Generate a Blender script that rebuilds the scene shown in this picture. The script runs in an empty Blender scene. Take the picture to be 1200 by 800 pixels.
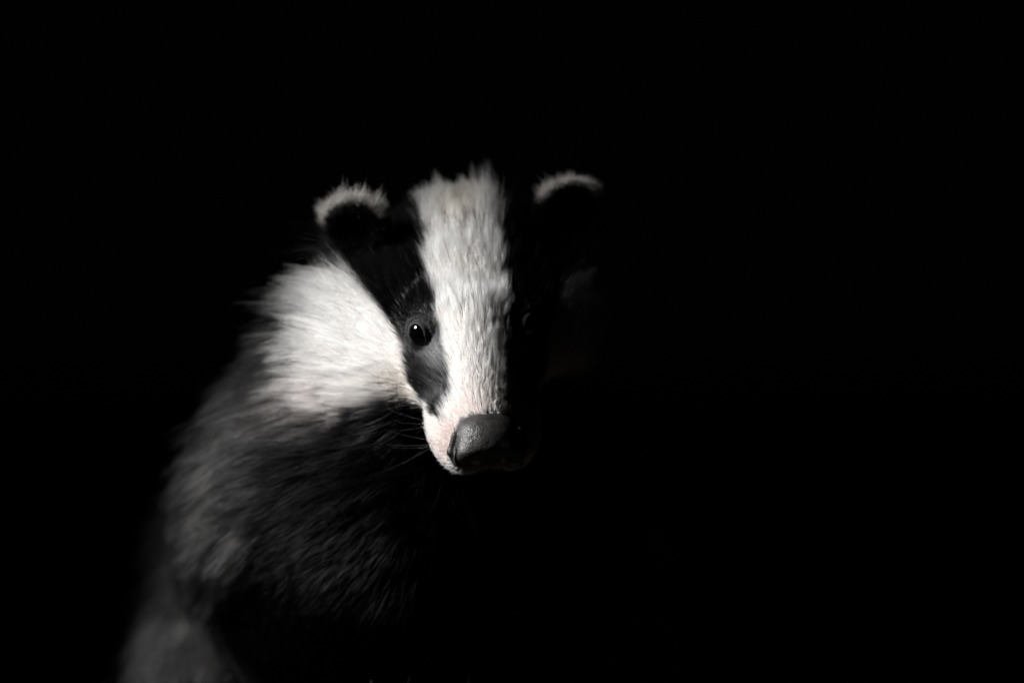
import bpy, math
import numpy as np
from mathutils import Vector, kdtree

# ------------------------------------------------------------------ camera, world, lamp
# Work unit is the centimetre; everything is scaled by S = 0.01 on the way into Blender.
# World: X right, Y away from the camera, Z up. Z = 0 is the height of the lens (24 cm above the soil).
S = 0.01
GROUND = -24.0
rng = np.random.default_rng(7)
scene = bpy.context.scene
col = scene.collection

CAM_D = 290.0
cam_data = bpy.data.cameras.new('camera')
cam = bpy.data.objects.new('camera', cam_data); col.objects.link(cam)
cam.location = (0, -CAM_D * S, 0); cam.rotation_euler = (math.radians(90), 0, 0)
cam_data.sensor_width = 36.0
cam_data.lens = 36.0 * CAM_D / 48.0            # 48 cm of width at the eye's distance
cam_data.clip_start = 0.05; cam_data.clip_end = 200.0
cam_data.dof.use_dof = True
cam_data.dof.focus_distance = (CAM_D - 2.0) * S
cam_data.dof.aperture_fstop = 3.6
scene.camera = cam

world = bpy.data.worlds.new('World'); scene.world = world; world.use_nodes = True
bg = world.node_tree.nodes['Background']
bg.inputs['Color'].default_value = (0.8, 0.9, 1.0, 1); bg.inputs['Strength'].default_value = 0.0004

LAMP_DIR = np.array([-0.77, -0.21, 0.60]); LAMP_DIR /= np.linalg.norm(LAMP_DIR)
LAMP_AIM = np.array([-4.0, 0.0, -14.5])
LAMP_POS = LAMP_AIM + LAMP_DIR * 130.0
ld = bpy.data.lights.new('spot_lamp', 'SPOT')
lamp = bpy.data.objects.new('spot_lamp', ld); col.objects.link(lamp)
lamp.location = LAMP_POS * S
lamp.rotation_euler = Vector(-LAMP_DIR).to_track_quat('-Z', 'Y').to_euler()
ld.energy = 152.0; ld.color = (1.0, 0.99, 0.98)
ld.shadow_soft_size = 0.12
ld.spot_size = math.radians(28.0); ld.spot_blend = 1.0

vs = scene.view_settings
vs.view_transform = 'Standard'; vs.look = 'None'; vs.exposure = 0.0; vs.gamma = 1.0
vs.use_curve_mapping = False
cy = scene.cycles
cy.use_denoising = True
cy.max_bounces = 10; cy.transmission_bounces = 8; cy.transparent_max_bounces = 8
cy.diffuse_bounces = 3; cy.glossy_bounces = 4
scene.cycles_curves.shape = 'RIBBONS'
scene.cycles_curves.subdivisions = 2

# ------------------------------------------------------------------ small maths
def sstep(a, b, x):
    t = np.clip((x - a) / (b - a), 0, 1); return t * t * (3 - 2 * t)
def mix(a, b, t): return a + (b - a) * t
def nrm(v):
    v = np.asarray(v, float); return v / np.maximum(np.linalg.norm(v, axis=-1, keepdims=True), 1e-9)
def hash3(i, j, k, seed):
    h = (i * 374761393 + j * 668265263 + k * 2147483647 + seed * 974634777) & 0x7fffffff
    h = ((h ^ (h >> 13)) * 1274126177) & 0x7fffffff
    h = ((h ^ (h >> 15)) * 668265263) & 0x7fffffff
    return (h ^ (h >> 14)) / float(0x7fffffff)
def noise(p, freq, seed=0):                      # value noise, -1..1
    q = np.asarray(p, float) * freq + 100.0
    b = np.floor(q).astype(np.int64); f = q - b; f = f * f * (3 - 2 * f)
    r = 0
    for dx in (0, 1):
        for dy in (0, 1):
            for dz in (0, 1):
                w = (f[..., 0] if dx else 1 - f[..., 0]) * (f[..., 1] if dy else 1 - f[..., 1]) * (f[..., 2] if dz else 1 - f[..., 2])
                r = r + w * hash3(b[..., 0] + dx, b[..., 1] + dy, b[..., 2] + dz, seed)
    return r * 2 - 1
def noise_vec(p, freq, seed=0):
    return np.stack([noise(p, freq, seed + k) for k in range(3)], -1)

# ------------------------------------------------------------------ head frame
TH = math.radians(45.0); YAW = math.radians(4.0); ROLL = math.radians(4.5)
def _rot(axis, a):
    c, s = math.cos(a), math.sin(a)
    return np.array({'y': [[c, 0, s], [0, 1, 0], [-s, 0, c]], 'z': [[c, -s, 0], [s, c, 0], [0, 0, 1]]}[axis])
HR = _rot('y', -ROLL) @ _rot('z', YAW)
EX = HR @ np.array([1.0, 0, 0])
EF = HR @ np.array([0, -math.cos(TH), -math.sin(TH)])
ET = HR @ np.array([0, -math.sin(TH), math.cos(TH)])
HM = np.stack([EX, EF, ET])                      # rows: head axes in the world
HO = np.array([-1.75, 0.0, 0.5])                 # between the eyes
def to_head(p): return (p - HO) @ HM.T
def to_world(q): return HO + np.asarray(q) @ HM
def UV(q):
    """marking coordinates on the head: lateral distance and distance along the slope of the face (1 unit = 0.4 mm)"""
    return np.abs(q[..., 0]) / 0.04, 387.0 - 25.0 * (q[..., 2] * math.cos(TH) - q[..., 1] * math.sin(TH))

# ------------------------------------------------------------------ distance functions
def ell(p, c, r):
    d = p - np.asarray(c, np.float32); r = np.asarray(r, np.float32)
    k0 = np.sqrt(((d / r) ** 2).sum(-1)); k1 = np.sqrt(((d / (r * r)) ** 2).sum(-1))
    return k0 * (k0 - 1) / np.maximum(k1, 1e-6)
def ell_o(p, c, R, r):                           # oriented ellipsoid, rows of R are its axes
    return ell((p - np.asarray(c, np.float32)) @ np.asarray(R, np.float32).T, (0, 0, 0), r)
def cap(p, a, b, ra, rb):
    a = np.asarray(a, np.float32); b = np.asarray(b, np.float32)
    ab = b - a; t = np.clip(((p - a) @ ab) / (ab @ ab), 0, 1)
    return np.sqrt(((p - a - t[..., None] * ab) ** 2).sum(-1)) - (ra + (rb - ra) * t)
def smin(a, b, k):
    h = np.maximum(k - np.abs(a - b), 0) / k
    return np.minimum(a, b) - h * h * k * 0.25
def smax(a, b, k): return -smin(-a, -b, k)

EYE_C = np.array([2.37, -0.44, -0.29]); EYE_R = 0.72
EYE_G = nrm(np.array([0.56, 0.62, 0.54]))
EAR_C = np.array([5.0, -6.9, 0.92])
EAR_N = nrm(np.array([0.42, 0.86, 0.25])); _u = np.array([0.30, -0.35, 0.9])
EAR_U = nrm(_u - (_u @ EAR_N) * EAR_N); EAR_S = np.cross(EAR_U, EAR_N)
EAR_R = np.stack([EAR_S, EAR_U, EAR_N])

def nose_sdf(q):
    ax = q.copy(); ax[..., 0] = np.abs(q[..., 0])
    q = q + np.array([0, -0.4, 0.2], np.float32); ax = ax + np.array([0, -0.4, 0.2], np.float32)
    f = ell(q, (0, 5.55, -1.85), (1.50, 1.15, 1.35))
    f = smin(f, ell(q, (0, 5.0, -1.2), (1.45, 1.2, 0.95)), 0.5)
    f = smin(f, ell(ax, (0.85, 5.95, -1.75), (0.78, 0.8, 0.85)), 0.35)
    f = smax(f, (q - np.array([0, 6.34, -1.6], np.float32)) @ nrm(np.array([0, 0.95, -0.32])).astype(np.float32), 0.35)
    f = smax(f, -ell_o(ax, (0.78, 6.48, -1.82), np.array([[0.9, -0.3, 0.3], [0.3, 0.95, 0], [-0.3, 0.05, 0.95]]), (0.42, 0.6, 0.27)), 0.16)
    f = smax(f, -cap(ax, (0.95, 6.42, -1.95), (1.32, 6.25, -1.95), 0.20, 0.17), 0.14)
    f = smax(f, -cap(ax, (1.36, 6.30, -1.95), (1.50, 5.90, -1.30), 0.16, 0.08), 0.12)
    f = smin(f, cap(ax, (1.48, 5.15, -1.0), (1.72, 5.62, -1.6), 0.17, 0.19), 0.10)      # wing of the nostril
    f = smin(f, cap(ax, (1.72, 5.62, -1.6), (1.42, 5.98, -2.35), 0.19, 0.15), 0.10)
    f = smax(f, -cap(q, (0, 6.8, -2.0), (0, 6.3, -3.0), 0.07, 0.10), 0.14)
    return f

def ear_sdf(a):
    e = ell_o(a, EAR_C, EAR_R, (1.62, 1.30, 0.55))
    return smax(e, -ell_o(a, EAR_C + EAR_N * 0.62 - EAR_U * 0.30, EAR_R, (1.22, 1.05, 0.68)), 0.25)

def head_sdf(q):
    a = q.copy(); a[..., 0] = np.abs(q[..., 0])
    f = ell(q, (0, -5.1, -2.45), (4.7, 5.7, 3.65))
    f = smin(f, ell(a, (3.3, -3.6, -3.6), (2.6, 3.9, 2.8)), 1.4)         # cheek
    f = smin(f, cap(q, (0, -1.0, -0.85), (0, 5.2, -2.0), 2.2, 1.35), 1.2)   # bridge
    f = smin(f, ell(a, (1.22, 3.5, -2.5), (1.45, 3.0, 1.15)), 0.8)        # upper lip
    f = smin(f, ell(a, (1.45, -0.6, -2.2), (1.9, 2.8, 2.1)), 1.0)        # below the eye
    f = smin(f, ell(a, (1.85, -1.3, -0.2), (1.1, 1.2, 0.9)), 0.8)       # brow
    f = smax(f, -cap(a, (2.6, 4.0, -3.75), (0, 6.8, -3.8), 0.16, 0.16), 0.25)
    f = smin(f, cap(q, (0, -3.0, -3.8), (0, 4.0, -4.0), 2.3, 1.0), 0.45)    # lower jaw
    return f

NECK = [(-5.4, 8.3, -1.8), (-5.8, 11.5, -7.5)]
def body_sdf(p):
    f = smin(cap(p, NECK[0], NECK[1], 6.3, 8.6), cap(p, NECK[1], (-5.6, 14.0, -11.5), 8.6, 7.2), 2.5)
    f = smin(f, smin(cap(p, (-4.4, 14, -9.5), (-7.1, 27, -12.4), 8.8, 10.2), cap(p, (-7.1, 27, -12.4), (-5.5, 40, -14), 10.2, 10.4), 2), 3)
    f = smin(f, cap(p, (-5.5, 40, -14), (-5.5, 58, -11.0), 10.4, 9.0), 4)
    for sx, c in ((-1, -4.0), (1, -4.0)):
        f = smin(f, ell(p, (c + sx * 6.6, 14.0, -10.0), (4.2, 6.0, 6.5)), 3)
        f = smin(f, cap(p, (c + sx * 6.2, 13.5, -10.0), (c + sx * 4.8, 13.5, -14.0), 3.8, 2.5), 2)
        f = smin(f, cap(p, (c + sx * 4.8, 13.5, -14.0), (c + sx * 3.4, 12.0, -20.5), 2.5, 2.1), 1.2)
        f = smin(f, cap(p, (c + sx * 3.4, 12.0, -20.5), (c + sx * 3.7, 8.8, -22.4), 2.2, 1.6), 1.0)
        for k in range(-2, 3):
            f = smin(f, cap(p, (c + sx * 3.7 + k * 0.8, 8.9, -22.4), (c + sx * 3.7 + k * 1.05, 6.6 + 0.25 * k * k, -23.2), 0.85, 0.65), 0.5)
        h = -5.5
        f = smin(f, ell(p, (h + sx * 7.2, 56, -10), (4.6, 8, 9)), 3)
        f = smin(f, ell(p, (h + sx * 6.6, 23.5, -17.0), (6.3, 6.5, 5.8)), 2.2)       # knee drawn forward
        f = smin(f, cap(p, (h + sx * 8.2, 52, -14), (h + sx * 8.0, 28, -17.5), 5.0, 4.8), 2.5)
        f = smin(f, cap(p, (h + sx * 8.0, 32, -21.5), (h + sx * 8.6, 18, -22.4), 2.2, 1.6), 1.0)
    f = smin(f, cap(p, (-6, 68, -3), (-6.5, 82, -12), 3.2, 1.2), 2)
    return f

def full_sdf(p):
    p = np.asarray(p, np.float32)
    f = body_sdf(p)
    q = ((p - HO.astype(np.float32)) @ HM.T.astype(np.float32))
    near = (np.abs(q).max(-1) < 16.0)
    if near.any():
        h = head_sdf(q[near])
        h = smin(f[near], h, 2.0)
        a = q[near].copy(); a[:, 0] = np.abs(a[:, 0])
        h = smax(h, -ell(a, EYE_C, (0.80, 0.80, 0.80)), 0.25)                # socket
        f[near] = smin(h, ear_sdf(a), 0.45)
    return f

def grad(fn, p, e=0.03):
    g = np.stack([fn(p + np.eye(3)[k] * e) - fn(p - np.eye(3)[k] * e) for k in range(3)], -1)
    return g / (2 * e)

def surface_nets(fn, xs, ys, zs, newton=2):
    nx, ny, nz = len(xs), len(ys), len(zs)
    F = np.empty((nx, ny, nz), np.float32)
    Yg, Zg = np.meshgrid(ys, zs, indexing='ij')
    for i0 in range(0, nx, 12):
        xi = xs[i0:i0 + 12]
        P = np.empty((len(xi), ny, nz, 3), np.float32)
        P[..., 0] = xi[:, None, None]; P[..., 1] = Yg; P[..., 2] = Zg
        F[i0:i0 + 12] = fn(P.reshape(-1, 3)).reshape(len(xi), ny, nz)
    G = [np.asarray(xs, float), np.asarray(ys, float), np.asarray(zs, float)]
    sg = F < 0
    corners = [(a, b, c) for a in (0, 1) for b in (0, 1) for c in (0, 1)]
    cnt = sum(sg[a:nx - 1 + a, b:ny - 1 + b, c:nz - 1 + c].astype(np.int8) for a, b, c in corners)
    cells = np.argwhere((cnt > 0) & (cnt < 8))
    acc = np.zeros((len(cells), 3)); w = np.zeros(len(cells))
    for d in range(3):
        for o in [(x, y) for x in (0, 1) for y in (0, 1)]:
            oa = [0, 0, 0]; k = 0
            for e in range(3):
                if e != d: oa[e] = o[k]; k += 1
            ob = list(oa); ob[d] = 1
            A = cells + oa; B = cells + ob
            fa = F[A[:, 0], A[:, 1], A[:, 2]].astype(float); fb = F[B[:, 0], B[:, 1], B[:, 2]].astype(float)
            m = (fa < 0) != (fb < 0)
            t = np.where(m, fa / np.where(m, fa - fb, 1), 0)
            PA = np.stack([G[k][A[:, k]] for k in range(3)], -1); PB = np.stack([G[k][B[:, k]] for k in range(3)], -1)
            acc += np.where(m[:, None], PA + (PB - PA) * t[:, None], 0); w += m
    V = acc / w[:, None]
    idx = -np.ones((nx - 1, ny - 1, nz - 1), np.int64); idx[cells[:, 0], cells[:, 1], cells[:, 2]] = np.arange(len(cells))
    Q = []
    for d in range(3):
        u, v = [(1, 2), (2, 0), (0, 1)][d]
        sl0 = [slice(None)] * 3; sl1 = [slice(None)] * 3
        sl0[d] = slice(0, -1); sl1[d] = slice(1, None)
        ch = np.argwhere(sg[tuple(sl0)] != sg[tuple(sl1)])
        ch = ch[(ch[:, u] > 0) & (ch[:, v] > 0) & (ch[:, u] < F.shape[u] - 1) & (ch[:, v] < F.shape[v] - 1)]
        def ci(du, dv):
            c = ch.copy(); c[:, u] -= du; c[:, v] -= dv
            return idx[c[:, 0], c[:, 1], c[:, 2]]
        q = np.stack([ci(1, 1), ci(0, 1), ci(0, 0), ci(1, 0)], -1)
        flip = ~sg[ch[:, 0], ch[:, 1], ch[:, 2]]
        q[flip] = q[flip][:, ::-1]
        Q.append(q)
    Q = np.concatenate(Q); Q = Q[(Q >= 0).all(1)]
    for _ in range(newton):
        g = grad(fn, V); f = fn(V)
        step = (f / np.maximum((g * g).sum(-1), 0.25))[:, None] * g
        V = V - np.clip(step, -0.15, 0.15)
    return V, Q

def mesh_obj(name, V, F, mat, parent=None, smooth=True, color=None):
    me = bpy.data.meshes.new(name)
    V = np.asarray(V, float); F = np.asarray(F)
    me.vertices.add(len(V)); me.vertices.foreach_set('co', (V * S).ravel())
    n = F.shape[1]
    me.loops.add(F.size); me.loops.foreach_set('vertex_index', F.ravel().astype(np.int32))
    me.polygons.add(len(F)); me.polygons.foreach_set('loop_start', np.arange(0, F.size, n, dtype=np.int32))
    me.update(calc_edges=True); me.validate()
    me.polygons.foreach_set('use_smooth', np.full(len(me.polygons), smooth))
    if color is not None:
        at = me.attributes.new('fur_color', 'FLOAT_COLOR', 'POINT')
        at.data.foreach_set('color', np.concatenate([color, np.ones((len(color), 1))], 1).astype(np.float32).ravel())
    me.materials.append(mat)
    o = bpy.data.objects.new(name, me); col.objects.link(o)
    if parent: o.parent = parent
    return o

# ------------------------------------------------------------------ materials
def new_mat(name):
    m = bpy.data.materials.new(name); m.use_nodes = True
    nt = m.node_tree; return m, nt, nt.nodes['Principled BSDF']
def hair_mat(name, rough=0.42, radial=0.55, coat=0.0):
    m = bpy.data.materials.new(name); m.use_nodes = True; nt = m.node_tree
    nt.nodes.clear()
    out = nt.nodes.new('ShaderNodeOutputMaterial'); h = nt.nodes.new('ShaderNodeBsdfHairPrincipled')
    h.model = 'CHIANG'; h.parametrization = 'COLOR'
    at = nt.nodes.new('ShaderNodeAttribute'); at.attribute_name = 'fur_color'
    nt.links.new(at.outputs['Color'], h.inputs['Color'])
    h.inputs['Roughness'].default_value = rough; h.inputs['Radial Roughness'].default_value = radial
    lum = nt.nodes.new('ShaderNodeRGBToBW'); mr = nt.nodes.new('ShaderNodeMapRange')
    nt.links.new(at.outputs['Color'], lum.inputs[0]); nt.links.new(lum.outputs[0], mr.inputs[0])
    mr.inputs[1].default_value = 0.0; mr.inputs[2].default_value = 0.3; mr.inputs[3].default_value = 1.06; mr.inputs[4].default_value = 1.45
    nt.links.new(mr.outputs[0], h.inputs['IOR'])
    h.inputs['Random Roughness'].default_value = 0.3
    nt.links.new(h.outputs['BSDF'], out.inputs['Surface'])
    return m
FUR = hair_mat('fur')
WHISKER = hair_mat('whisker', 0.25, 0.4)

SKIN, nt, b = new_mat('skin')
at = nt.nodes.new('ShaderNodeAttribute'); at.attribute_name = 'fur_color'
nz = nt.nodes.new('ShaderNodeTexNoise'); nz.inputs['Scale'].default_value = 700; nz.inputs['Detail'].default_value = 3
mx = nt.nodes.new('ShaderNodeMix'); mx.data_type = 'RGBA'; mx.blend_type = 'MULTIPLY'; mx.inputs[0].default_value = 0.3
nt.links.new(at.outputs['Color'], mx.inputs[6]); nt.links.new(nz.outputs['Fac'], mx.inputs[7])
nt.links.new(mx.outputs[2], b.inputs['Base Color']); b.inputs['Roughness'].default_value = 0.7

NOSE, nt, b = new_mat('nose_leather')
tc = nt.nodes.new('ShaderNodeTexCoord')
vo = nt.nodes.new('ShaderNodeTexVoronoi'); vo.inputs['Scale'].default_value = 900
vo.feature = 'DISTANCE_TO_EDGE'
nz = nt.nodes.new('ShaderNodeTexNoise'); nz.inputs['Scale'].default_value = 260; nz.inputs['Detail'].default_value = 6
cr = nt.nodes.new('ShaderNodeValToRGB')
cr.color_ramp.elements[0].position = 0.3; cr.color_ramp.elements[0].color = (0.011, 0.0105, 0.0105, 1)
cr.color_ramp.elements[1].position = 0.75; cr.color_ramp.elements[1].color = (0.038, 0.035, 0.034, 1)
bp = nt.nodes.new('ShaderNodeBump'); bp.inputs['Strength'].default_value = 0.45; bp.inputs['Distance'].default_value = 0.0005
bp2 = nt.nodes.new('ShaderNodeBump'); bp2.inputs['Strength'].default_value = 0.5; bp2.inputs['Distance'].default_value = 0.0009
for n in (vo, nz): nt.links.new(tc.outputs['Object'], n.inputs['Vector'])
nt.links.new(nz.outputs['Fac'], cr.inputs['Fac']); nt.links.new(cr.outputs['Color'], b.inputs['Base Color'])
nt.links.new(vo.outputs['Distance'], bp.inputs['Height']); nt.links.new(nz.outputs['Fac'], bp2.inputs['Height'])
nt.links.new(bp.outputs['Normal'], bp2.inputs['Normal']); nt.links.new(bp2.outputs['Normal'], b.inputs['Normal'])
b.inputs['Roughness'].default_value = 0.46; b.inputs['Specular IOR Level'].default_value = 0.55

LID, nt, b = new_mat('eyelid_skin')
nz = nt.nodes.new('ShaderNodeTexNoise'); nz.inputs['Scale'].default_value = 500; nz.inputs['Detail'].default_value = 4
cr = nt.nodes.new('ShaderNodeValToRGB')
cr.color_ramp.elements[0].color = (0.006, 0.006, 0.007, 1); cr.color_ramp.elements[1].color = (0.045, 0.045, 0.048, 1)
tc = nt.nodes.new('ShaderNodeTexCoord'); nt.links.new(tc.outputs['Object'], nz.inputs['Vector'])
bp = nt.nodes.new('ShaderNodeBump'); bp.inputs['Strength'].default_value = 0.5; bp.inputs['Distance'].default_value = 0.0005
nt.links.new(nz.outputs['Fac'], cr.inputs['Fac']); nt.links.new(cr.outputs['Color'], b.inputs['Base Color'])
nt.links.new(nz.outputs['Fac'], bp.inputs['Height']); nt.links.new(bp.outputs['Normal'], b.inputs['Normal'])
b.inputs['Roughness'].default_value = 0.6; b.inputs['Specular IOR Level'].default_value = 0.25

EYE, nt, b = new_mat('eye_dark')
b.inputs['Base Color'].default_value = (0.0015, 0.0013, 0.0012, 1); b.inputs['Roughness'].default_value = 0.04
b.inputs['Coat Weight'].default_value = 1.0; b.inputs['Coat Roughness'].default_value = 0.01

SOIL, nt, b = new_mat('soil')
nz = nt.nodes.new('ShaderNodeTexNoise'); nz.inputs['Scale'].default_value = 9; nz.inputs['Detail'].default_value = 10
cr = nt.nodes.new('ShaderNodeValToRGB')
cr.color_ramp.elements[0].color = (0.006, 0.005, 0.004, 1); cr.color_ramp.elements[1].color = (0.035, 0.027, 0.020, 1)
tc = nt.nodes.new('ShaderNodeTexCoord'); nt.links.new(tc.outputs['Object'], nz.inputs['Vector'])
nt.links.new(nz.outputs['Fac'], cr.inputs['Fac']); nt.links.new(cr.outputs['Color'], b.inputs['Base Color'])
b.inputs['Roughness'].default_value = 0.95; b.inputs['Specular IOR Level'].default_value = 0.1

GRASS, nt, b = new_mat('grass_blade')
nz = nt.nodes.new('ShaderNodeTexNoise'); nz.inputs['Scale'].default_value = 40
cr = nt.nodes.new('ShaderNodeValToRGB')
cr.color_ramp.elements[0].color = (0.003, 0.003, 0.002, 1); cr.color_ramp.elements[1].color = (0.006, 0.006, 0.0045, 1)
tc = nt.nodes.new('ShaderNodeTexCoord'); nt.links.new(tc.outputs['Object'], nz.inputs['Vector'])
nt.links.new(nz.outputs['Fac'], cr.inputs['Fac']); nt.links.new(cr.outputs['Color'], b.inputs['Base Color'])
b.inputs['Roughness'].default_value = 0.6

# ------------------------------------------------------------------ ground
gx = np.concatenate([np.linspace(-3000, -150, 12), np.linspace(-130, 130, 66), np.linspace(150, 3000, 12)])
gy = np.concatenate([np.linspace(-800, -130, 8), np.linspace(-110, 190, 76), np.linspace(220, 6000, 16)])
GX, GY = np.meshgrid(gx, gy, indexing='ij')
P = np.stack([GX, GY, 0 * GX], -1)
GZ = GROUND - 0.6 + 0.5 * noise(P, 0.12, 50) + 0.25 * noise(P, 0.35, 51)
V = np.stack([GX, GY, GZ], -1).reshape(-1, 3)
I = np.arange(len(gx) * len(gy)).reshape(len(gx), len(gy))
F = np.stack([I[:-1, :-1], I[1:, :-1], I[1:, 1:], I[:-1, 1:]], -1).reshape(-1, 4)
ground = mesh_obj('ground', V, F, SOIL); ground['kind'] = 'structure'
ground['label'] = 'dark bare soil under the badger'

# ------------------------------------------------------------------ badger: markings
WHITE = np.array([0.81, 0.80, 0.785]); BLACK = np.array([0.0025, 0.0024, 0.0025]); DARK = np.array([0.006, 0.0058, 0.006])
def region(p):
    """what grows where: returns dict of root colour, tip colour, length, density, radius, lift"""
    q = to_head(p); U, Vv = UV(q)
    n1 = noise(p, 0.9, 3); n2 = noise(p, 3.0, 4); n3 = noise(p, 0.3, 5)
    Uj = U + 5 * n1 + 4 * n2; Vj = Vv + 5 * noise(p, 1.1, 6) + 4 * noise(p, 2.7, 7)
    # blaze and outer edge of the black stripe, along the face
    bl = np.interp(Vv, [150, 215, 250, 300, 340, 387, 430, 462, 476], [42, 42, 42, 42, 43, 38, 34, 36, 46])
    ou = np.interp(Vv, [262, 285, 300, 320, 350, 380, 400, 430, 450, 470, 484, 494], [230, 171, 148, 125, 106, 93, 86, 77, 71, 65, 57, 40])
    lo = np.interp(U, [40, 62, 80, 100, 118, 160, 205, 260], [600, 560, 508, 480, 450, 458, 474, 478])
    white_blaze = 1 - sstep(bl - 3, bl + 3, Uj)
    white_cheek = sstep(ou - 4, ou + 4, Uj) * (1 - sstep(lo - mix(10, 34, sstep(115, 170, U)), lo + mix(14, 34, sstep(115, 170, U)), Vj + 8 * n2 + 8 * n1 * sstep(115, 170, U)))
    white_cheek *= 1 - sstep(-70, 55, U - np.interp(Vv, [290, 350, 420, 460, 500], [134, 156, 182, 192, 172]) + 24 * n1 + 24 * n2)
    white_cheek = np.where((Vv > 492) & (q[..., 1] > 1.0) & (np.linalg.norm(q, axis=-1) < 9.5) & (U < 95), 1.0, white_cheek)
    white = np.maximum(white_blaze * (q[..., 2] > -3.3), white_cheek)
    under = sstep(-2.9, -3.5, q[..., 2]) * (q[..., 1] < 7) * (1 - sstep(80, 125, U + 10 * n1 + (440 - Vv) * 0.35))                     # jaw and throat: dark fur, with shade painted over the pale chin
    head = sstep(-14.0, -10.0, q[..., 1]) * sstep(-7.2, -4.6, q[..., 2]) * (1 - sstep(190, 270, U))
    white = white * (1 - under)
    # body greys
    bodyt = (1 - head)[..., None]
    black_low = sstep(-9.4, -11.2, p[..., 2] + 1.2 * n1) * sstep(18.6, 16.4, p[..., 1]) * sstep(0.9, -0.9, np.abs(p[..., 0] + 4.2) - np.interp(p[..., 2], [-16, -12], [8.6, 10.4]) + 0.6 * n1)    # fore legs and chest: black fur plus painted shade under the shoulder
    front = sstep(6.5, 10.5, p[..., 1]) * 1.0
    throat = (1 - front) * sstep(-3.0, -6.0, p[..., 2]) * sstep(8.0, 5.5, np.abs(p[..., 0] + 2.8) + 0.8 * n1)
    chest = sstep(9.2, 7.0, (p[..., 2] + 8.0).clip(-2, 0) * 0.5 + np.abs(p[..., 0] + 3.6) + 0.9 * n1 + 0.5 * n2) * sstep(-3.2, -6.0, p[..., 2]) * sstep(30, 20, p[..., 1])
    legs = np.maximum(np.maximum(black_low, throat), chest)
    hind = sstep(-17, -20, p[..., 2]) * sstep(40, 52, p[..., 1]); legs = np.maximum(legs, hind)
    grey_root = np.array([0.020, 0.0197, 0.0195]) * (1 + 0.5 * n3)[..., None]
    grey_tip = np.array([0.048, 0.0475, 0.047]) * ((1 + 0.55 * n1) * (1 + 1.0 * sstep(15.5, 18.5, p[..., 1]) * sstep(-8, -12, p[..., 2])))[..., None]  # low rear flank and knee painted paler, imitating light that barely reaches them
    bc_root = mix(grey_root, BLACK * 0.5, legs[..., None]); bc_tip = mix(grey_tip, DARK * 0.4, legs[..., None])  # black fur, sunk deeper so the chest's shade is in its colour
    hc = mix(BLACK, WHITE, white[..., None])
    stain = np.clip(0.25 + 0.9 * noise(p, 0.45, 80) + 0.5 * noise(p, 1.3, 81), 0, 1) * 0.6
    hc = mix(hc, hc * np.array([0.90, 0.84, 0.74]), (stain * white)[..., None])
    # tints: tan on the forehead, pink where skin shows
    tan = np.exp(-((U - 6) / 22) ** 2 - ((Vv - 246) / 22) ** 2) * (0.85 + 0.5 * n2)
    hc = mix(hc, np.array([0.42, 0.33, 0.22]), np.clip(tan * white, 0, 1)[..., None])
    greyc = np.exp(-((Vv - 205) / 26) ** 2) * white_blaze * 0.3  # grey crown hair; its tone also imitates light falling off at the top
    hc = mix(hc, np.array([0.42, 0.41, 0.40]), greyc[..., None])
    snoutpink = 0.9 * np.exp(-((U - 52) / 26) ** 2 - ((Vv - 505) / 30) ** 2) * (0.75 + 0.45 * n2)
    pink = np.maximum(np.exp(-((U - 190) / 55) ** 2 - ((Vv - 458) / 40) ** 2), 0 * U)
    hc = mix(hc, np.array([0.40, 0.32, 0.30]), np.clip(pink * white * 1.15, 0, 0.95)[..., None])
    hc = mix(hc, np.array([0.40, 0.31, 0.295]), np.clip(snoutpink * white, 0, 0.9)[..., None])
    cream = np.exp(-((U - 80) / 22) ** 2 - ((Vv - 455) / 40) ** 2)
    hc = mix(hc, np.array([0.74, 0.67, 0.57]), np.clip(cream * white * 0.7, 0, 1)[..., None])
    # bare-looking slate skin in front of and below the eye
    slate = np.exp(-((U - 46) / 13) ** 2 - ((Vv - 412) / 24) ** 2) * (1 - white)
    slate = np.maximum(slate, 0.55 * np.exp(-((U - 48) / 20) ** 2 - ((Vv - 452) / 24) ** 2) * (1 - white) * (0.5 + 0.9 * n2))
    hc = mix(hc, np.array([0.24, 0.24, 0.25]), np.clip(slate * (0.75 + 0.6 * noise(p, 6.0, 8)), 0, 1)[..., None])
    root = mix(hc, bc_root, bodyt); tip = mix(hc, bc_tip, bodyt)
    # at the white/grey border keep white cheeks white
    root = mix(root, hc, white_cheek[..., None] * 0.9); tip = mix(tip, hc, white_cheek[..., None] * 0.9)
    un = (under * (1 - front))[..., None]
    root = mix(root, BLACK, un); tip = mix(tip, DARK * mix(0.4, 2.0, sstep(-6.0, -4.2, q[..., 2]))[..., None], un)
    # ears
    a = q.copy(); a[..., 0] = np.abs(a[..., 0]); e = (a - EAR_C) @ EAR_R.T
    er = 1.45 * np.sqrt((e[..., 0] / 1.62) ** 2 + (e[..., 1] / 1.30) ** 2)
    ear = (np.abs(ear_sdf(a.astype(np.float32))) < 0.12) & (e[..., 1] > -0.9)
    rim = sstep(1.12, 1.30, er + 0.08 * n2) * sstep(-0.05, 0.6, e[..., 1] + 0.25 * n1) * ear
    earc = mix(BLACK, np.array([0.28, 0.262, 0.245]), rim[..., None])
    root = np.where(ear[..., None], earc, root); tip = np.where(ear[..., None], earc, tip)
    # length
    L = np.interp(q[..., 1], [-9, -6, -2, 1, 3.5, 6], [1.5, 1.35, 1.2, 0.9, 0.60, 0.36])
    side = sstep(3.3, 6.0, np.abs(q[..., 0])) * sstep(0.5, -4.0, q[..., 1])
    L = mix(L, 2.6, side)
    L = mix(L, 1.7, under * sstep(4.5, 1.0, q[..., 1]))
    L = mix(L, 2.6, bodyt[..., 0])
    L = np.where(p[..., 2] < -18.5, 1.6, L)
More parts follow.
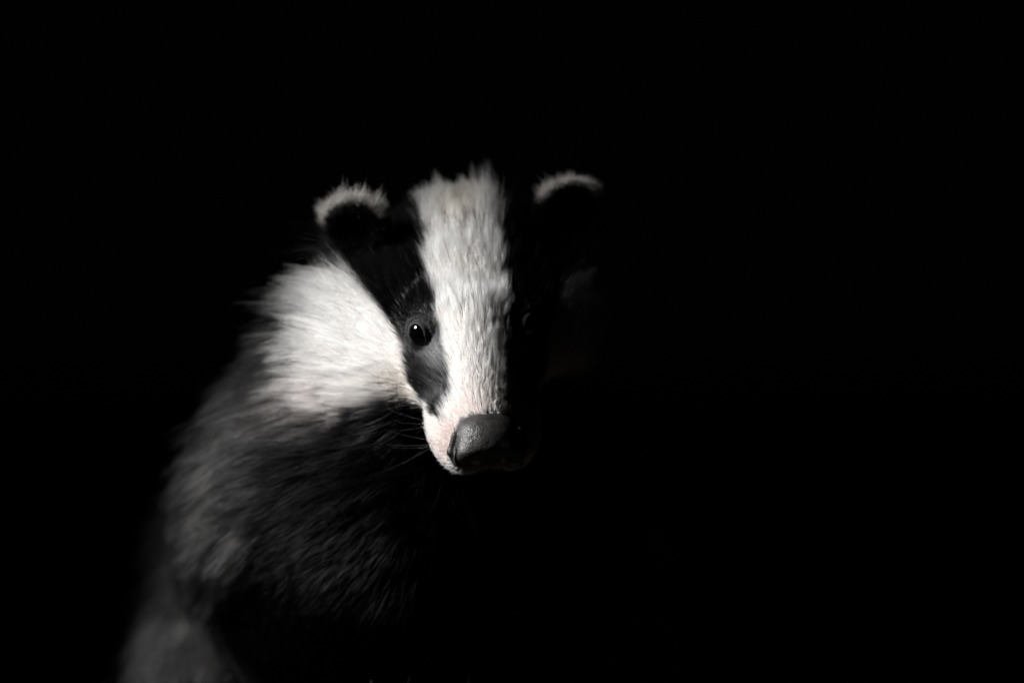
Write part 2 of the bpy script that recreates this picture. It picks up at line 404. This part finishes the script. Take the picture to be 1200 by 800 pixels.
    L = np.where((p[..., 2] < -11.8) & (p[..., 1] < 16.5), np.minimum(L, 1.4), L)
    L = L * (1 + 0.6 * sstep(-4.0, -6.5, q[..., 1]) * sstep(0.0, 1.2, q[..., 2]) * sstep(4.2, 3.0, np.abs(q[..., 0])))
    L = np.where(front > 0.0, mix(L, np.minimum(L, 2.1), chest), mix(L, np.minimum(L, 2.3), chest))
    L = mix(L, np.minimum(L, 1.3), chest * sstep(-6.0, -8.5, p[..., 2]))
    L = np.where(ear, mix(0.40, 0.62, rim) * (1 + 0.35 * n2), L)
    a2 = a - EYE_C; dist = np.linalg.norm(a2 - (a2 @ EYE_G)[..., None] * EYE_G, axis=-1) + 3 * np.maximum(-(a2 @ EYE_G), 0)
    eyez = sstep(1.9, 0.9, dist)
    L = L * mix(1.0, 0.28, eyez)
    slm = np.clip(slate, 0, 1); L = L * mix(1.0, 0.7, slm)
    dens = np.interp(L, [0.2, 0.5, 1.0, 1.8, 2.6, 3.6], [700, 600, 380, 180, 100, 50])
    dens = np.where(p[..., 1] > 26, dens * 0.5, dens)
    dens = dens * np.where(ear, 1.5, 1.0)
    rad = np.interp(L, [0.3, 1.0, 2.0, 3.6], [0.0062, 0.0088, 0.0098, 0.013])
    rad = np.where(p[..., 1] > 26, rad * 1.5, rad)
    lift = np.interp(L, [0.3, 1.0, 2.0, 3.6], [0.11, 0.12, 0.28, 0.34])
    lift = np.where(ear, 0.45, lift)
    crown = sstep(-4.5, -7.5, q[..., 1]) * sstep(0.5, 2.0, q[..., 2]) * (1 - ear)
    lift = mix(lift, 0.52, crown)
    keep = (nose_sdf(q.astype(np.float32)) > -0.22) & (dist > 0.70)
    skin = mix(root * 0.55, root * mix(np.array([0.80, 0.76, 0.74]), np.array([0.72, 0.61, 0.58]), sstep(2.0, 4.0, q[..., 1])[..., None]), white[..., None])
    skin = np.where((nose_sdf(q.astype(np.float32)) < 0.10)[..., None], 0.008, skin)
    return dict(q=q, root=root, tip=tip, L=L, dens=dens * keep, rad=rad, lift=lift, ear=ear, e=e, rim=rim,
                head=head, body=bodyt[..., 0], skin=skin, U=U, V=Vv, white=white, legs=legs, wc=white_cheek, slate=np.clip(slate, 0, 1))

# ------------------------------------------------------------------ badger: body
badger = bpy.data.objects.new('badger', None); col.objects.link(badger)
badger.empty_display_size = 0.1
badger['label'] = 'black and white striped badger facing the viewer with its head lowered'
badger['category'] = 'badger'

def axis(lo, f0, f1, hi, fine, coarse):
    a = f0 - np.cumsum(np.full(int((f0 - lo) / coarse), coarse))[::-1]
    return np.concatenate([a, np.arange(f0, f1, fine), f1 + np.arange(0, hi - f1, coarse)])
xs = axis(-26, -10.5, 7.5, 18, 0.2, 0.7); ys = axis(-10, -8.0, 11.5, 88, 0.2, 0.8); zs = axis(-26.5, -7.5, 10.5, 12, 0.2, 0.6)
BV, BF = surface_nets(full_sdf, xs, ys, zs)
reg = region(BV)
body = mesh_obj('body', BV, BF, SKIN, badger, color=reg['skin'])

# ------------------------------------------------------------------ badger: nose
na = np.arange
NV, NF = surface_nets(lambda q: nose_sdf(np.asarray(q, np.float32)), na(-2.1, 2.1, 0.055), na(3.9, 7.9, 0.055), na(-3.9, 0.0, 0.055), newton=1)
NF = NF[:, ::-1]
nose = mesh_obj('nose', to_world(NV), NF, NOSE, badger)
nose['label'] = 'dark leathery nose pad with open nostrils'

# ------------------------------------------------------------------ badger: eyes and eyelids
def sphere(c, r, nu=40, nv=24):
    th = np.linspace(0, math.pi, nv); ph = np.linspace(0, 2 * math.pi, nu, endpoint=False)
    T, Pp = np.meshgrid(th, ph, indexing='ij')
    V = c + r * np.stack([np.sin(T) * np.cos(Pp), np.sin(T) * np.sin(Pp), np.cos(T)], -1).reshape(-1, 3)
    I = np.arange(nu * nv).reshape(nv, nu)
    F = np.stack([I[:-1], I[1:], np.roll(I, -1, 1)[1:], np.roll(I, -1, 1)[:-1]], -1).reshape(-1, 4)
    return V, F
LIDH = []
for sx in (-1, 1):
    M = np.array([sx, 1, 1])
    c = EYE_C * M; g = EYE_G * M
    Vs, Fs = sphere(c, EYE_R)
    eye = mesh_obj('eye', to_world(Vs), Fs if sx < 0 else Fs[:, ::-1], EYE, badger)
    eye['label'] = 'glossy dark eye'
    # lids: rings around the gaze; a points to the inner corner
    a0 = np.array([-0.35, 0.75, -0.75]) * M; a = nrm(a0 - (a0 @ g) * g); bb = np.cross(g, a) * (1 if sx > 0 else -1)
    if bb[2] < 0: bb = -bb
    nphi = 72; ph = np.linspace(0, 2 * math.pi, nphi, endpoint=False)
    cp, sp = np.cos(ph), np.sin(ph)
    op = 0.39 + 0.24 * np.abs(cp) ** 4 * (cp > 0) + 0.07 * np.abs(cp) ** 3 * (cp < 0) - 0.03 * (sp > 0) * np.abs(sp)      # opening
    rings = []
    prof = [(-0.02, -0.14), (0.0, -0.06), (0.02, -0.01), (0.05, 0.02), (0.10, 0.015), (0.15, -0.01), (0.19, -0.04),
            (0.22, -0.04), (0.26, 0.0), (0.31, 0.025), (0.37, 0.015), (0.45, -0.05), (0.54, -0.16), (0.66, -0.36)]
    for dr, dh in prof:
        rr = op + dr * (1 + 0.10 * (sp > 0) * sp + 0.16 * np.sin(2 * ph + 0.7) + 0.10 * np.sin(3 * ph + 2.0) + 0.05 * np.sin(7 * ph))
        R = EYE_R + 0.03
        h = np.sqrt(np.maximum(R * R - np.minimum(rr, 0.62) ** 2, 0)) - 0.55 * np.maximum(rr - 0.62, 0) + dh
        h += 0.008 * np.sin(ph * 7 + dr * 30) + 0.006 * np.sin(ph * 13 + dr * 50)
        rings.append(c + rr[:, None] * (cp[:, None] * a + sp[:, None] * bb) + h[:, None] * g)
    Vl = np.concatenate(rings); I = np.arange(len(Vl)).reshape(len(prof), nphi)
    Fl = np.stack([I[:-1], I[1:], np.roll(I, -1, 1)[1:], np.roll(I, -1, 1)[:-1]], -1).reshape(-1, 4)
    lid = mesh_obj('eyelid', to_world(Vl), Fl, LID, eye)
    lid['label'] = 'wrinkled slate grey eyelid'
    # short lashes and lid hair growing outward from the fold
    nh = 900; ki = rng.integers(7, len(prof) - 2, nh); pi_ = rng.integers(0, nphi, nh)
    rt = np.array(rings)[ki, pi_] + rng.normal(size=(nh, 3)) * 0.02
    dirs = cp[pi_, None] * a + sp[pi_, None] * bb
    dirs = nrm(dirs + 0.25 * g + rng.normal(size=(nh, 3)) * 0.22 + np.array([0, -0.5, 0.1]))
    hl = rng.uniform(0.10, 0.30, nh); tt = np.linspace(0, 1, 4)
    LIDH.append((to_world(rt[:, None] + dirs[:, None] * (hl[:, None] * tt)[..., None] - 0.35 * g * (hl[:, None] * tt ** 2)[..., None]),
                 np.repeat(0.0055 * np.linspace(1, 0.15, 4)[None], nh, 0),
                 np.repeat(np.where(rng.random(nh) < 0.2, 0.07, 0.012)[:, None, None], 4, 1) * np.ones(3), lid))

# ------------------------------------------------------------------ badger: fur
def curves_obj(name, P, rad, colr, mat, parent):
    n, k = P.shape[:2]
    hc = bpy.data.hair_curves.new(name)
    hc.add_curves([k] * n)
    hc.attributes['position'].data.foreach_set('vector', (P * S).astype(np.float32).ravel())
    if 'radius' not in hc.attributes: hc.attributes.new('radius', 'FLOAT', 'POINT')
    hc.attributes['radius'].data.foreach_set('value', (rad * S).astype(np.float32).ravel())
    at = hc.attributes.new('fur_color', 'FLOAT_COLOR', 'POINT')
    c4 = np.concatenate([colr, np.ones(colr.shape[:-1] + (1,))], -1).astype(np.float32)
    at.data.foreach_set('color', c4.ravel())
    hc.materials.append(mat)
    o = bpy.data.objects.new(name, hc); col.objects.link(o); o.parent = parent
    return o

T = np.concatenate([BF[:, [0, 1, 2]], BF[:, [0, 2, 3]]])
A, B, C = BV[T[:, 0]], BV[T[:, 1]], BV[T[:, 2]]
area = 0.5 * np.linalg.norm(np.cross(B - A, C - A), axis=1)
dt = reg['dens'][T].mean(1); dt = np.where(reg['dens'][T].min(1) <= 0, dt * 0.6, dt)
exp_n = area * dt
cnt = np.floor(exp_n + rng.random(len(exp_n))).astype(int)
ti = np.repeat(np.arange(len(T)), cnt)
r1 = np.sqrt(rng.random(len(ti))); r2 = rng.random(len(ti))
roots = A[ti] * (1 - r1)[:, None] + B[ti] * (r1 * (1 - r2))[:, None] + C[ti] * (r1 * r2)[:, None]
R = region(roots); ok = R['dens'] > 0
roots = roots[ok]; R = {k: v[ok] for k, v in R.items()}
N = len(roots)
nor = nrm(grad(full_sdf, roots, 0.08))

def flow_dir(p, n, R):
    q = R['q']; y = q[:, 1]
    src = np.stack([0 * y, np.interp(y, [-3, 3], [3.2, 7.5]), np.interp(y, [-3, 3], [-1.0, -1.2])], -1)
    d = nrm(q - src) @ HM
    bridge = sstep(2.6, 1.2, np.abs(q[:, 0])) * (q[:, 2] > -2)
    dback = -EF
    d = nrm(mix(d, dback[None], (bridge * 0.7)[:, None]))
    dist = np.linalg.norm(p - to_world([0, 3, -1]), axis=1)
    gw = np.interp(dist, [5, 9, 14, 22, 40], [0.0, 0.12, 0.40, 0.75, 0.7]) * (1 - 0.9 * sstep(0, 3, q[:, 2]) * (dist < 14))
    d = d + gw[:, None] * np.array([0, 0, -1.0])
    bodyback = np.interp(p[:, 1], [10, 25], [0, 1.0])
    d = d + bodyback[:, None] * np.array([0, 1.0, -0.3])
    d = np.where((p[:, 2] < -13)[:, None] & (p[:, 1] < 25)[:, None], np.array([0, 0.35, -1.0]), d)
    # ears: away from the ear's centre and upward
    s = np.sign(q[:, :1]); er = (R['e'][:, :1] * EAR_S + (R['e'][:, 1:2] + 0.5) * EAR_U + 0.15 * EAR_N)
    er = er * np.concatenate([np.where(s == 0, 1, s), np.ones_like(s), np.ones_like(s)], 1)
    d = np.where(R['ear'][:, None], nrm(er) @ HM, nrm(d))
    return d
fl = flow_dir(roots, nor, R)
big = np.interp(R['L'], [0.3, 1.0, 1.5, 3.0], [0.08, 0.11, 0.2, 0.34])
fl = nrm(fl + noise_vec(roots, 0.55, 20) * big[:, None] * 0.8 + noise_vec(roots, 1.6, 30) * big[:, None] * 0.7)
tan = nrm(fl - (fl * nor).sum(1, keepdims=True) * nor)
jit = rng.normal(size=(N, 3)) * np.where(R['ear'], 0.2, 0.10 * (R['lift'] > 0.42) + np.interp(R['L'], [0.3, 1, 3], [0.10, 0.09, 0.10]))[:, None]
lift = np.clip(R['lift'] * (1 + 0.35 * rng.normal(size=N)), 0.05, 0.85)
d0 = nrm(tan * (1 - lift)[:, None] + nor * lift[:, None] + jit)
L = R['L'] * np.clip(1 + np.where(R['ear'], 0.32, np.where(R['lift'] > 0.42, 0.42, 0.22)) * rng.normal(size=N), 0.35, 2.0) * (1 + 0.2 * noise(roots, 0.8, 41))
K = 6
t = np.linspace(0, 1, K)
bend = nrm(tan + 0.35 * np.array([0, 0, -1.0]) * sstep(1.2, 3.0, R['L'])[:, None]) - d0 * 0.6
Pts = roots[:, None] - nor[:, None] * 0.03 + L[:, None, None] * (d0[:, None] * t[None, :, None] + 0.38 * bend[:, None] * (t ** 2)[None, :, None])
curl = noise_vec(roots, 9.0, 60) * 0.05
Pts += L[:, None, None] * curl[:, None] * np.sin(t * 5.0)[None, :, None]
# clumps: every hair leans towards the nearest guide hair
spac = np.interp(R['L'], [0.3, 1.0, 2.0, 3.6], [20, 22, 22, 24])
isg = rng.random(N) < 1.0 / spac
gi = np.flatnonzero(isg)
kd = kdtree.KDTree(len(gi))
for k, i in enumerate(gi): kd.insert(roots[i], k)
kd.balance()
near = np.fromiter((gi[kd.find(r)[1]] for r in roots), np.int64, N)
cw = np.clip(np.interp(R['L'], [0.3, 1.0, 2.0, 3.6], [0.40, 0.48, 0.72, 0.75]) + 0.15 * rng.normal(size=N), 0, 0.95)
ratio = (L / np.maximum(L[near], 0.05))
off = Pts[near] - Pts
far = np.linalg.norm(roots[near] - roots, axis=1) > np.interp(R['L'], [0.3, 1, 3.6], [0.35, 0.5, 1.3])
cw = np.where(far | (R['ear'] != R['ear'][near]), 0, cw)
Pts += off * (cw[:, None] * (t ** 1.6)[None]) [..., None] * np.clip(ratio, 0.5, 1.2)[:, None, None]
rad = R['rad'][:, None] * np.interp(t, [0, 0.15, 0.6, 1.0], [0.9, 1.0, 0.75, 0.08])[None]
rad = rad * np.clip(1 + 0.25 * rng.normal(size=N), 0.5, 1.6)[:, None]
val = np.clip(1 + 0.14 * rng.normal(size=N) + (0.28 - 0.16 * R['white'] * R['head'] + 0.9 * R['body']) * (hash3(near, near * 3 + 1, near * 7 + 2, 9) - 0.55), 0.3, 1.25 + 0.5 * R['body'])
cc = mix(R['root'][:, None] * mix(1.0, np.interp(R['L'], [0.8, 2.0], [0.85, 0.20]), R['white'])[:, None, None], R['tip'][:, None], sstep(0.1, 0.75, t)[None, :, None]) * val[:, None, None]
# guard hairs of the body: pale base, dark band, pale tip
band = np.exp(-((t[None] - 0.62 - 0.08 * rng.normal(size=N)[:, None]) / 0.17) ** 2) * (R['body'] * (1 - R['wc']))[:, None] * 0.85
cc = mix(cc, DARK, band[..., None])
# stray dark hairs in the white and pale hairs in the black
stray = rng.random(N) < 0.025 * R['white'] * R['head']
cc[stray] *= 0.35
pale = (rng.random(N) < 0.03 + 0.16 * R['slate']) & (R['white'] < 0.3) & (R['head'] > 0.5)
inner = R['ear'] & (R['rim'] < 0.2) & (rng.random(N) < 0.07); cc[inner] += 0.09
cc[pale] += (0.03 + 0.15 * R['slate'][pale])[:, None, None]
cc = np.clip(cc, 0.001, 0.9)
for P_, r_, c_, lid in LIDH:
    o = curves_obj('eyelid_fur', P_, r_, c_, FUR, lid.parent); o['kind'] = 'stuff'
groups = {'ear_fur': R['ear'], 'head_fur': (R['head'] > 0.5) & ~R['ear'], 'body_fur': (R['head'] <= 0.5) & ~R['ear']}
for name, m in groups.items():
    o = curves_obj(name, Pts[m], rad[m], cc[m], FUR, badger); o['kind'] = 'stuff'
print('HAIRS', N, {k: int(v.sum()) for k, v in groups.items()}, 'VERTS', len(BV))

# ------------------------------------------------------------------ badger: whiskers
WP = []
for sx in (-1, 1):
    for k in range(9):
        q0 = np.array([sx * rng.uniform(1.9, 2.75), rng.uniform(3.0, 5.2), rng.uniform(-2.9, -1.9)])
        g = grad(lambda z: head_sdf(np.asarray(z, np.float32)), q0[None])[0]; f = head_sdf(q0[None].astype(np.float32))[0]
        q0 = q0 - f * g / (g @ g)
        d = nrm(np.array([sx * rng.uniform(0.5, 1.0), rng.uniform(-0.6, 0.3), rng.uniform(-0.7, 0.0)]))
        ln = rng.uniform(1.6, 4.2); tt = np.linspace(0, 1, 8)[:, None]
        WP.append(to_world(q0 + d * tt * ln + np.array([0, -0.7, -0.25]) * (tt ** 2) * ln * 0.35))
    for k in range(10):
        q0 = np.array([sx * rng.uniform(0.3, 1.5), rng.uniform(5.0, 5.8), -3.2])
        d = nrm(np.array([sx * rng.uniform(-0.1, 0.5), rng.uniform(0.0, 0.6), -1.0])); ln = rng.uniform(0.5, 1.1); tt = np.linspace(0, 1, 8)[:, None]
        WP.append(to_world(q0 + d * tt * ln + np.array([0, -0.5, 0]) * (tt ** 2) * ln * 0.3))
WP = np.array(WP)
wr = np.repeat(np.linspace(0.0055, 0.001, 8)[None], len(WP), 0)
wc = np.full(WP.shape, 0.07) * rng.uniform(0.4, 1.5, len(WP))[:, None, None]
o = curves_obj('whiskers', WP, wr, wc, WHISKER, badger); o['kind'] = 'stuff'

# ------------------------------------------------------------------ grass blades that catch the edge of the light
def blade(x, y, h, lean, w, az):
    tt = np.linspace(0, 1, 7); dirx = np.array([math.cos(az), math.sin(az), 0]); sd = np.array([-dirx[1], dirx[0], 0])
    base = np.array([x, y, GROUND - 0.8])
    ctr = base + np.array([0, 0, 1.0]) * (tt * h)[:, None] + dirx * (lean * tt ** 2)[:, None]
    ww = w * (1 - tt ** 2.2) + 0.01
    L_ = ctr - sd * ww[:, None]; M_ = ctr + dirx * (0.35 * ww)[:, None]; R_ = ctr + sd * ww[:, None]
    Bk = ctr + dirx * (0.35 * ww - 0.05)[:, None]
    V = np.concatenate([L_, M_, R_, Bk]); n = 7; F = []
    for i in range(n - 1):
        for a, b_ in ((0, 1), (1, 2), (2, 3), (3, 0)):
            F.append((a * n + i, b_ * n + i, b_ * n + i + 1, a * n + i + 1))
    return V, np.array(F)
spots = [(2.6, 6, 14.0, 0.9), (3.3, 6.5, 13.4, -0.5), (3.0, 6.2, 12.8, 0.4), (4.4, 6.6, 13.2, -0.9), (4.9, 7, 12.4, 1.2),
         (-7.2, 6, 8.6, 0.5), (-5.6, 5, 8.9, -0.7), (-2.6, 5, 9.0, 0.6), (0.2, 6, 9.4, 0.5), (1.8, 7, 9.2, -0.6)]
for i, (x, y, h, le) in enumerate(spots):
    Vb, Fb = blade(x, y, h, le, 0.17, rng.uniform(-0.4, 0.4) + (math.pi if le < 0 else 0))
    g = mesh_obj('grass_blade', Vb, Fb, GRASS)
    tall = h > 12
    g['label'] = 'tall faint grass blade standing in the dark below the badger\'s nose' if tall else 'short faint grass blade tip low down before the badger\'s black chest'
    g['category'] = 'grass blade'; g['group'] = 'tall grass blades in the dark' if tall else 'short grass blades before the chest'
